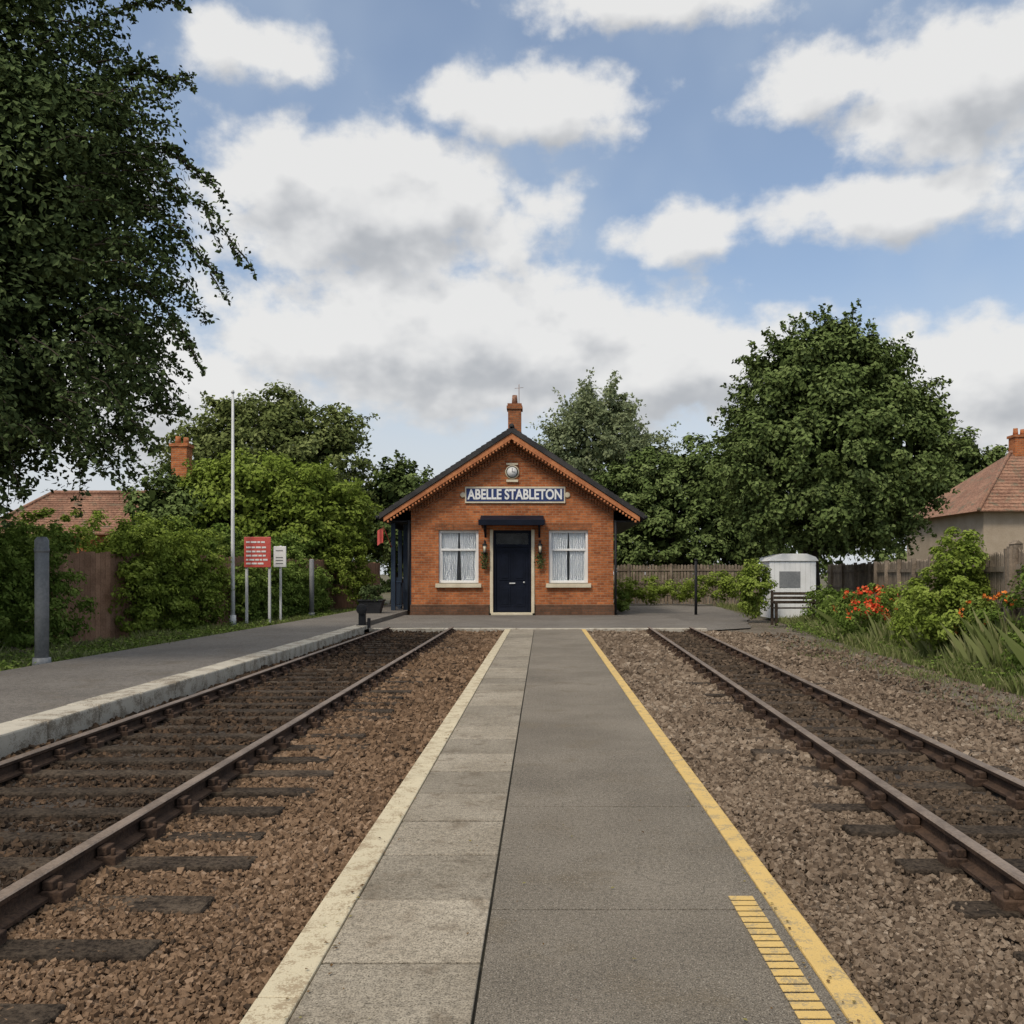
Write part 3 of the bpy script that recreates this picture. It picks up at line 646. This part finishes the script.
# ------------------------------------------------------------ neighbouring houses
def house(name,x0,x1,y0,y1,ez,rz,hip,chims,wall):
    par=empty(name,(x0,y0,0)); loc=(x0,y0)
    mb=MB(); mb.box(x0,x1,y0,y1,-.1,ez); C(mb,'walls',wall,par,loc)
    o=.4; ym=(y0+y1)/2
    mb=MB(); vs=[(x0-o,y0-o,ez-.1),(x1+o,y0-o,ez-.1),(x1+o,y1+o,ez-.1),(x0-o,y1+o,ez-.1),(x0+hip-o,ym,rz),(x1-hip+o,ym,rz)]
    mb.poly(vs,[(0,1,5,4),(1,2,5),(2,3,4,5),(3,0,4),(0,3,2,1)]); 
    n=18
    for k in range(n):
        t=k/n; z=(ez-.1)+(rz-ez+.1)*t; yy=y0-o+(ym-y0+o)*t; xa=x0-o+hip*t; xb=x1+o-hip*t
        mb.box(xa+.05,xb-.05,yy-.02,yy+.12,z-.02,z+.035)
    mb.tube([(x0+hip-o,ym,rz+.02),(x1-hip+o,ym,rz+.02)],[.1,.1],8); mb.tube([(x0-o,y0-o,ez-.07),(x0+hip-o,ym,rz+.02)],[.08,.08],6)
    C(mb,'tiled_roof',M_tile,par,loc)
    mb=MB()
    for cx_,cz in chims: mb.box(cx_-.32,cx_+.32,ym-.3,ym+.3,ez,cz); mb.box(cx_-.38,cx_+.38,ym-.36,ym+.36,cz,cz+.12); mb.tube([(cx_-.15,ym,cz+.12),(cx_-.15,ym,cz+.45)],[.12,.1],8); mb.tube([(cx_+.18,ym,cz+.12),(cx_+.18,ym,cz+.4)],[.12,.1],8)
    C(mb,'chimneys',M_brick,par,loc)
    mb=MB(); x=x0+1
    while x<x1-1.6: mb.box(x,x+1.2,y0-.04,y0-.002,1.0,2.2); x+=2.6
    C(mb,'windows',M_wpaint,par,loc); mb=MB(); x=x0+1
    while x<x1-1.6: mb.box(x+.08,x+.57,y0-.05,y0-.041,1.08,2.12); mb.box(x+.63,x+1.12,y0-.05,y0-.041,1.08,2.12); x+=2.6
    C(mb,'panes',M_dark,par,loc)
house('brick_house',18.6,29,38,46,4.1,7.0,3.6,[(22.2,7.7)],rough_mat('render_wall',(.34,.27,.19),(.42,.34,.25),20,2))
house('brick_house',-21.5,-14.4,35,39.5,3.0,4.7,1.6,[(-14.95,6.6)],M_brick)

# ------------------------------------------------------------ trees
def lt():
    s=[];d=[]
    for z,x in ((9.9,-7.0),(9.3,-6.7),(8.9,-6.5),(8.4,-6.3),(8.0,-6.1),(7.5,-6.0),(7.0,-5.9),(6.5,-5.8),(6.1,-5.8),(5.8,-5.8),(5.4,-5.7),(4.9,-5.8),(4.4,-5.8),(4.0,-5.8)):
        for k in range(4): s.append((x-random.random()*.5,12.6+random.uniform(-1.2,1.2),z+random.uniform(-.3,.3))); d.append((1,random.uniform(-.4,.2),random.uniform(.0,.65)))
    a=sprays(s,d,1.05,170,.085,.5)
    # long arching boughs, each drawn as a chain of short leafy sprays following the arch
    s=[];d=[]
    for (x,z,L,rise,drop) in ((-5.9,6.9,1.75,.25,1.35),(-5.9,6.5,1.35,.1,1.1),(-5.8,7.2,1.1,.3,.6),(-6.4,8.8,1.4,.75,.3),(-6.6,9.5,1.25,.9,.2),(-6.3,8.2,1.3,.5,.45),(-5.8,5.4,1.0,.0,1.0)):
        yb=12.3+random.uniform(-.2,.2)
        for i in range(13):
            t=i/12; px=x+L*t; pz=z+rise*t-drop*t*t; s.append((px,yb,pz)); d.append((.8,random.uniform(-.5,.5),(rise-2*drop*t)*.6+random.uniform(-.35,.45)))
    b=sprays(s,d,.42,48,.085,.3)
    s=[];d=[]
    for _ in range(30): s.append((-6.3+random.uniform(-1.2,.5),12.3+random.uniform(-.9,.9),random.uniform(3.2,4.6))); d.append((.5,-.2,-.2))
    c=sprays(s,d,.8,130,.085,.5)
    return tuple(np.concatenate([a[i],b[i],c[i]]) for i in range(3))+(a[3]+b[3]+c[3],)
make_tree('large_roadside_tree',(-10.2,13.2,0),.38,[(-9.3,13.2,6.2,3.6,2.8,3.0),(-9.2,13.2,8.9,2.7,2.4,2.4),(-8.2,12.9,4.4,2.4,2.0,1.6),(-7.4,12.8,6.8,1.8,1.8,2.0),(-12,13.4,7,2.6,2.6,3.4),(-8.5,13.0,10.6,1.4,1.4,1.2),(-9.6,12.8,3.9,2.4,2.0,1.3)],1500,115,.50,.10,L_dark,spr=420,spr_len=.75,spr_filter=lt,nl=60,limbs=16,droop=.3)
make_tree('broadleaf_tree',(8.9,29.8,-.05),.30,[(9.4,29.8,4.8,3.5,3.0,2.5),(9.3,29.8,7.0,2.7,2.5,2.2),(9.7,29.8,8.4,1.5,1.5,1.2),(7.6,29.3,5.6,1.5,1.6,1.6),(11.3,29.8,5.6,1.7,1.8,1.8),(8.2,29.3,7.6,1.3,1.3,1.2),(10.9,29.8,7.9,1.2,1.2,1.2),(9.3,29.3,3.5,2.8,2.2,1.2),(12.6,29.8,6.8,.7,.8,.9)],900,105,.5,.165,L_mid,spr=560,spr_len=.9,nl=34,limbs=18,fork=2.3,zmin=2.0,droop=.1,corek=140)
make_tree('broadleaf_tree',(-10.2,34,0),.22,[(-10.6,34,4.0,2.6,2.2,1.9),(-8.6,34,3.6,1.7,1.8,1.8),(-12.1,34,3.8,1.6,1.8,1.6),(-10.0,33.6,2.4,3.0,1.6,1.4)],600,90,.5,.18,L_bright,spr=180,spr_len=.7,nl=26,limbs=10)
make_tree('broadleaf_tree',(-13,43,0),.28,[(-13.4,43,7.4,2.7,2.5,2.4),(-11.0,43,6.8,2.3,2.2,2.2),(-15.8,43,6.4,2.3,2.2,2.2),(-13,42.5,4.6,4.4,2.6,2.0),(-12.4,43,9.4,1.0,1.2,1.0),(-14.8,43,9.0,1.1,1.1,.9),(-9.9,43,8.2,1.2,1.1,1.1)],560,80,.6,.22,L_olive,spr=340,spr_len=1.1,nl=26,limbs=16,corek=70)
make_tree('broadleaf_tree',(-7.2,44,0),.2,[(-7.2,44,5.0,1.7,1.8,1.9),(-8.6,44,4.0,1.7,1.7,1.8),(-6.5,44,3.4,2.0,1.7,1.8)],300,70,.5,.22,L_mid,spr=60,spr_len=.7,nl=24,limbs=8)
make_tree('broadleaf_tree',(-13.6,33,0),.18,[(-14.0,33,3.4,1.2,1.3,1.5),(-13.0,33,2.8,1.5,1.4,1.6)],180,80,.5,.18,L_mid,spr=60,spr_len=.8,nl=24,limbs=8)
make_tree('willow_tree',(3.7,60,0),.35,[(3.6,60,9.2,3.2,3.0,3.6),(1.4,60,8.0,2.2,2.4,3.0),(6.0,60,8.0,2.3,2.4,3.2),(3.7,60,11.8,2.0,2.0,1.8),(3.7,60,5,4.5,3,3)],560,80,.7,.25,L_willow,spr=560,spr_len=1.6,nl=26,droop=.2,limbs=12,corek=60)
make_tree('broadleaf_tree',(6.5,47,0),.28,[(6.0,47,5.4,2.2,2.0,2.4),(8.2,47,5.9,2.0,2.0,2.5),(4.2,47,4.4,1.7,1.8,2.4),(10.2,47,5.2,2.0,2.0,3.0),(7,46.5,3.0,4.4,2.0,2.2)],650,80,.55,.22,L_mid,spr=240,spr_len=.8,nl=26,limbs=8,corek=120)
make_tree('broadleaf_tree',(24,52,0),.28,[(23.5,52,6.6,3.0,2.4,3.2),(27,52,6.0,2.4,2.4,2.6),(20,52,5.4,2.4,2.4,2.6)],380,70,.7,.26,L_mid,spr=80,nl=24,limbs=6)
lobes=[]; x=-75
while x<80:
    h=random.uniform(4.5,7.0); lobes.append((x,random.uniform(68,76),h*.45,random.uniform(3,4.5),2.5,h*.6)); x+=random.uniform(3.5,5.5)
bush('distant_trees',lobes,1300,45,1.0,.48,L_mid,-.1)
def hedge(name,p0,p1,w,h,mat,ls=.07,dens=1.0,z0=0):
    L=math.dist(p0,p1); lobes=[]; n=int(L/.7)+1
    for i in range(n+1):
        t=i/n; x=p0[0]+(p1[0]-p0[0])*t; y=p0[1]+(p1[1]-p0[1])*t; hh=h*random.uniform(.9,1.08)
        lobes.append((x,y,z0+hh*.30,w*.55,w*.55+.1,hh*.34)); lobes.append((x+random.uniform(-.08,.08),y,z0+hh*.70,w*random.uniform(.48,.6),.5,hh*.31))
    return bush(name,lobes,int(90*L*h*dens/2),65,.22,ls,mat,z0-.1)
hedge('hedge',(-11.6,12.2),(-9.6,17.5),1.1,2.35,L_hedge,.09,1.3)
hedge('hedge',(-14.0,19.5),(-10.6,18.6),1.0,2.3,L_hedge,.11)
hedge('hedge',(-9.20,20.3),(-8.62,22.9),.85,2.5,L_bright,.095,1.5)
hedge('hedge',(-10.9,19.6),(-9.7,24),1.0,2.7,L_bright,.095)
hedge('hedge',(-8.30,24.9),(-7.7,31),.55,1.7,L_hedge,.09,1.2)
hedge('hedge',(-9.9,24),(-8.5,33),1.1,2.7,L_hedge,.11)
bush('shrub',[(-7.2,33,1.5,.7,.7,1.1),(-6.9,34,1.0,.6,.6,.9)],90,70,.25,.1,L_bright)
bush('shrub',[(6.75,14.6,1.25,.40,.4,.85),(6.6,14.4,.6,.55,.5,.6),(7.0,15.0,1.6,.35,.4,.6),(6.3,14.6,.9,.3,.3,.6)],140,85,.19,.075,L_bright)
bush('shrub',[(6.75,11.9,.9,.45,.5,.75),(6.5,11.4,.4,.5,.5,.4)],90,80,.2,.07,L_hedge)
bush('shrub',[(7.25,16.9,.6,.55,.6,.6),(7.5,18.3,.6,.5,.5,.6),(6.85,16.0,.4,.5,.6,.45)],130,75,.2,.075,L_bright)
bush('shrub',[(6.35,27.0,.95,.45,.5,.8)],60,75,.22,.1,L_bright)
bush('shrub',[(7.8,24,.5,.8,.9,.5),(8.6,26.5,.4,.8,.9,.5),(7.4,21.8,.35,.6,.8,.4)],150,65,.22,.09,L_hedge)
bush('shrub',[(2.9,34,.35,.3,1.2,.45),(2.9,32.6,.25,.25,.6,.3)],40,70,.15,.08,L_hedge)
bush('shrub',[(7.6,40,.7,1.4,.5,.7),(4.8,41,.6,1.8,.5,.6)],120,65,.3,.12,L_bright)
bush('red_flower_bush',[(7.1,19.8,.60,.6,.5,.45),(6.75,19.0,.42,.45,.4,.35),(7.6,20.6,.65,.5,.4,.42)],90,75,.2,.075,L_hedge,extra=(M_flr,520,.08))
bush('orange_flower_bush',[(6.75,13.9,.55,.3,.3,.5),(6.7,13.0,.75,.22,.25,.35)],40,70,.15,.06,L_hedge,extra=(M_flo,110,.055))
def gpts(poly,n,z=-.09):
    (xa0,xb0,y0),(xa1,xb1,y1)=poly; t=rng.random(n)**1.0; y=y0+(y1-y0)*t
    e=rng.random(n); x=(xa0+(xa1-xa0)*t)+e*((xb0-xa0)+((xb1-xa1)-(xb0-xa0))*t)
    clump=np.sin(x*3.1+y*1.3)*np.sin(y*2.3-x)+rng.normal(size=n)*.5; k=clump>-.45
    return np.stack([x,y,np.full(n,z)],1)[k]
G=[gpts(((-9.6,-7.0,8),(-9.4,-7.0,14)),15000),gpts(((-9.4,-6.95,14),(-8.0,-6.45,28)),28000),gpts(((-8.2,-6.45,28),(-7.2,-6.1,40)),7000)]
grass('grass_verge',np.concatenate(G),.24,.009,L_grass)
G=[gpts(((6.0,7.4,6),(5.75,7.2,12)),14000),gpts(((5.75,7.2,12),(6.4,8.8,20)),24000),gpts(((6.4,9.0,20),(7.4,10.6,30)),18000),gpts(((7.4,11,30),(7.6,11,40)),7000)]
grass('grass_verge',np.concatenate(G),.32,.010,L_grass)
G=[gpts(((6.15,6.9,9),(6.2,7.1,14)),1800),gpts(((6.2,7.3,14),(6.9,8.6,21)),3500)]
grass('tall_grass',np.concatenate(G),.85,.009,L_grass)
for cx_,cy_,sx_,sy_,n in ((5.15,9.2,.28,.7,1700),(5.5,13,.25,.8,1000),(4.9,16.5,.2,1.0,500),(5.8,18,.25,1.2,900)):
    P=np.stack([rng.normal(cx_,sx_,n),rng.normal(cy_,sy_,n),np.full(n,-.09)],1); grass('grass_tuft',P,.09,.006,L_grass)
def weeds(name,regs,mat):
    P=[]
    for (x0,x1,y0,y1,n) in regs:
        c=np.stack([rng.uniform(x0,x1,n),rng.uniform(y0,y1,n),np.full(n,-.02)],1); P.append(np.repeat(c,26,0)+rng.normal(size=(n*26,3))*np.array([.09,.09,.06])+np.array([0,0,.04]))
    P=np.concatenate(P); N=norm(rng.normal(size=P.shape)*.5+np.array([0,0,1.])); V,F=leaves_arr(P,N,rng.uniform(.03,.075,len(P)),.35)
    mesh_np(name,V,F,mat,np.repeat(rng.random(len(P)),4))
weeds('verge_weeds',[(-8.8,-7.15,9,16,230),(-8.4,-6.9,16,24,230),(-7.5,-6.6,24,33,90),(5.9,7.0,7,14,240),(6.2,8.2,14,24,300)],L_hedge)

# ------------------------------------------------------------ sky & light
world=bpy.data.worlds.new('World'); scene.world=world; world.use_nodes=True
wt=world.node_tree; wt.nodes.clear(); nt=NT(wt)
SUN_EL=math.radians(50); SUN_AZ=math.radians(212)
sky=nt.node('ShaderNodeTexSky',sky_type='NISHITA'); sky.sun_disc=False; sky.sun_elevation=SUN_EL; sky.sun_rotation=SUN_AZ
sky.air_density=1.0; sky.dust_density=1.5; sky.ozone_density=1.5
clouds=[(-11.0,22.0,13,4.8,1.05),(-5.5,14.2,18,5.2,1.1),(8,12.6,11,4.0,1),(-.5,27.4,8.0,2.5,.85),(8.3,20.4,4.8,2.0,.8),(25.0,26,8,4.2,.9),(17.0,27.5,5,2.2,.75),(21.5,20.8,8.5,2.1,.8),(7,32.6,10,2.0,.8),(-17.5,29,5,2.0,.8),(26.5,10.8,9,4.2,1),(-24,10,10,4.5,1)]
def density(name,detail,rough):
    g=bpy.data.node_groups.new(name,'ShaderNodeTree')
    g.interface.new_socket('V',in_out='INPUT',socket_type='NodeSocketVector'); g.interface.new_socket('D',in_out='OUTPUT',socket_type='NodeSocketFloat')
    gt=NT(g); gi=gt.node('NodeGroupInput'); go=gt.node('NodeGroupOutput')
    prev=None
    for (a,e,w,h,s) in clouds:
        ml=gt.node('ShaderNodeVectorMath',operation='MULTIPLY_ADD'); gt.l.new(gi.outputs[0],ml.inputs[0]); ml.inputs[1].default_value=(1/w,1/h,0); ml.inputs[2].default_value=(-a/w,-e/h,0)
        ln=gt.node('ShaderNodeVectorMath',operation='LENGTH'); gt.l.new(ml.outputs[0],ln.inputs[0])
        d=gt.math('MULTIPLY_ADD',ln.outputs['Value'],-s,s)
        prev=d if prev is None else gt.math('MAXIMUM',prev,d)
    prev=gt.math('MAXIMUM',prev,-.5)
    sc=gt.node('ShaderNodeVectorMath',operation='MULTIPLY'); gt.l.new(gi.outputs[0],sc.inputs[0]); sc.inputs[1].default_value=(1,1.35,0)
    n2=gt.noise(sc.outputs[0],.26,detail,rough)
    gt.l.new(gt.math('ADD',prev,gt.math('MULTIPLY_ADD',n2,1.55,-.775)),go.inputs[0])
    return g
gA=density('cloud_density',7,.55); gB=density('cloud_density_soft',3,.5)
tc=nt.node('ShaderNodeTexCoord').outputs['Generated']; sx=nt.node('ShaderNodeSeparateXYZ'); nt.l.new(tc,sx.inputs[0])
az=nt.math('MULTIPLY',nt.math('ARCTAN2',sx.outputs[0],sx.outputs[1]),180/math.pi)
el=nt.math('MULTIPLY',nt.math('ARCSINE',sx.outputs[2]),180/math.pi)
cv=nt.node('ShaderNodeCombineXYZ'); nt.l.new(az,cv.inputs[0]); nt.l.new(el,cv.inputs[1])
def dens(g,dx,dy):
    ad=nt.node('ShaderNodeVectorMath',operation='ADD'); nt.l.new(cv.outputs[0],ad.inputs[0]); ad.inputs[1].default_value=(dx,dy,0)
    gg=nt.node('ShaderNodeGroup'); gg.node_tree=g; nt.l.new(ad.outputs[0],gg.inputs[0]); return gg.outputs[0]
d0=dens(gA,0,0); d1=dens(gB,-.6,2.0)
alpha=nt.mapr(d0,-.12,.34)
shade=nt.math('ADD',nt.mapr(d1,.0,1.35,0,.75),nt.mapr(nt.math('SUBTRACT',d1,d0),-.45,.55,-.2,.34))
ccol=nt.ramp(shade,[(0,(1,.995,.98)),(.4,(.84,.845,.85)),(1,(.56,.58,.61))])
ccol=nt.mix(1.,ccol,(5.5,5.5,5.5),'MULTIPLY')
thin=nt.mapr(nt.noise(cv.outputs[0],.07,3,.55),.35,.75,.22,.55)
base=nt.mix(thin,sky.outputs[0],(3.5,4.1,4.8))
base=nt.mix(nt.mapr(el,3,19,.9,0),base,(4.4,4.6,4.8))
fin=nt.mix(nt.math('MULTIPLY',alpha,.95),base,ccol)
fin=nt.mix(nt.mapr(el,38,62,0,.85),fin,(10.4,10.1,9.4))  # unseen bright sky above the frame, added as soft fill light
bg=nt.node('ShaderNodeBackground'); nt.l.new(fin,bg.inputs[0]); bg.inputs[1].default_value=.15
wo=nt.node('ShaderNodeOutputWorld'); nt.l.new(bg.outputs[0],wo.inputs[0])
world.cycles.sampling_method='MANUAL'; world.cycles.sample_map_resolution=256
sl_=bpy.data.lights.new('sun','SUN'); sl_.energy=2.2; sl_.angle=math.radians(12); sl_.color=(1,.91,.78)
so=bpy.data.objects.new('sun',sl_); COL.objects.link(so)
dv=Vector((math.sin(SUN_AZ)*math.cos(SUN_EL),math.cos(SUN_AZ)*math.cos(SUN_EL),math.sin(SUN_EL)))
so.rotation_euler=(-dv).to_track_quat('-Z','Y').to_euler(); so.location=dv*50

# ------------------------------------------------------------ camera
cd=bpy.data.cameras.new('camera'); cam=bpy.data.objects.new('camera',cd); COL.objects.link(cam)
cam.location=(0,0,1.4); cam.rotation_euler=(math.radians(90),0,0)
cd.sensor_width=36; cd.lens=36*900/1024; cd.shift_x=-31/1024; cd.shift_y=61/1024; cd.clip_end=3000; cd.clip_start=.05
scene.camera=cam
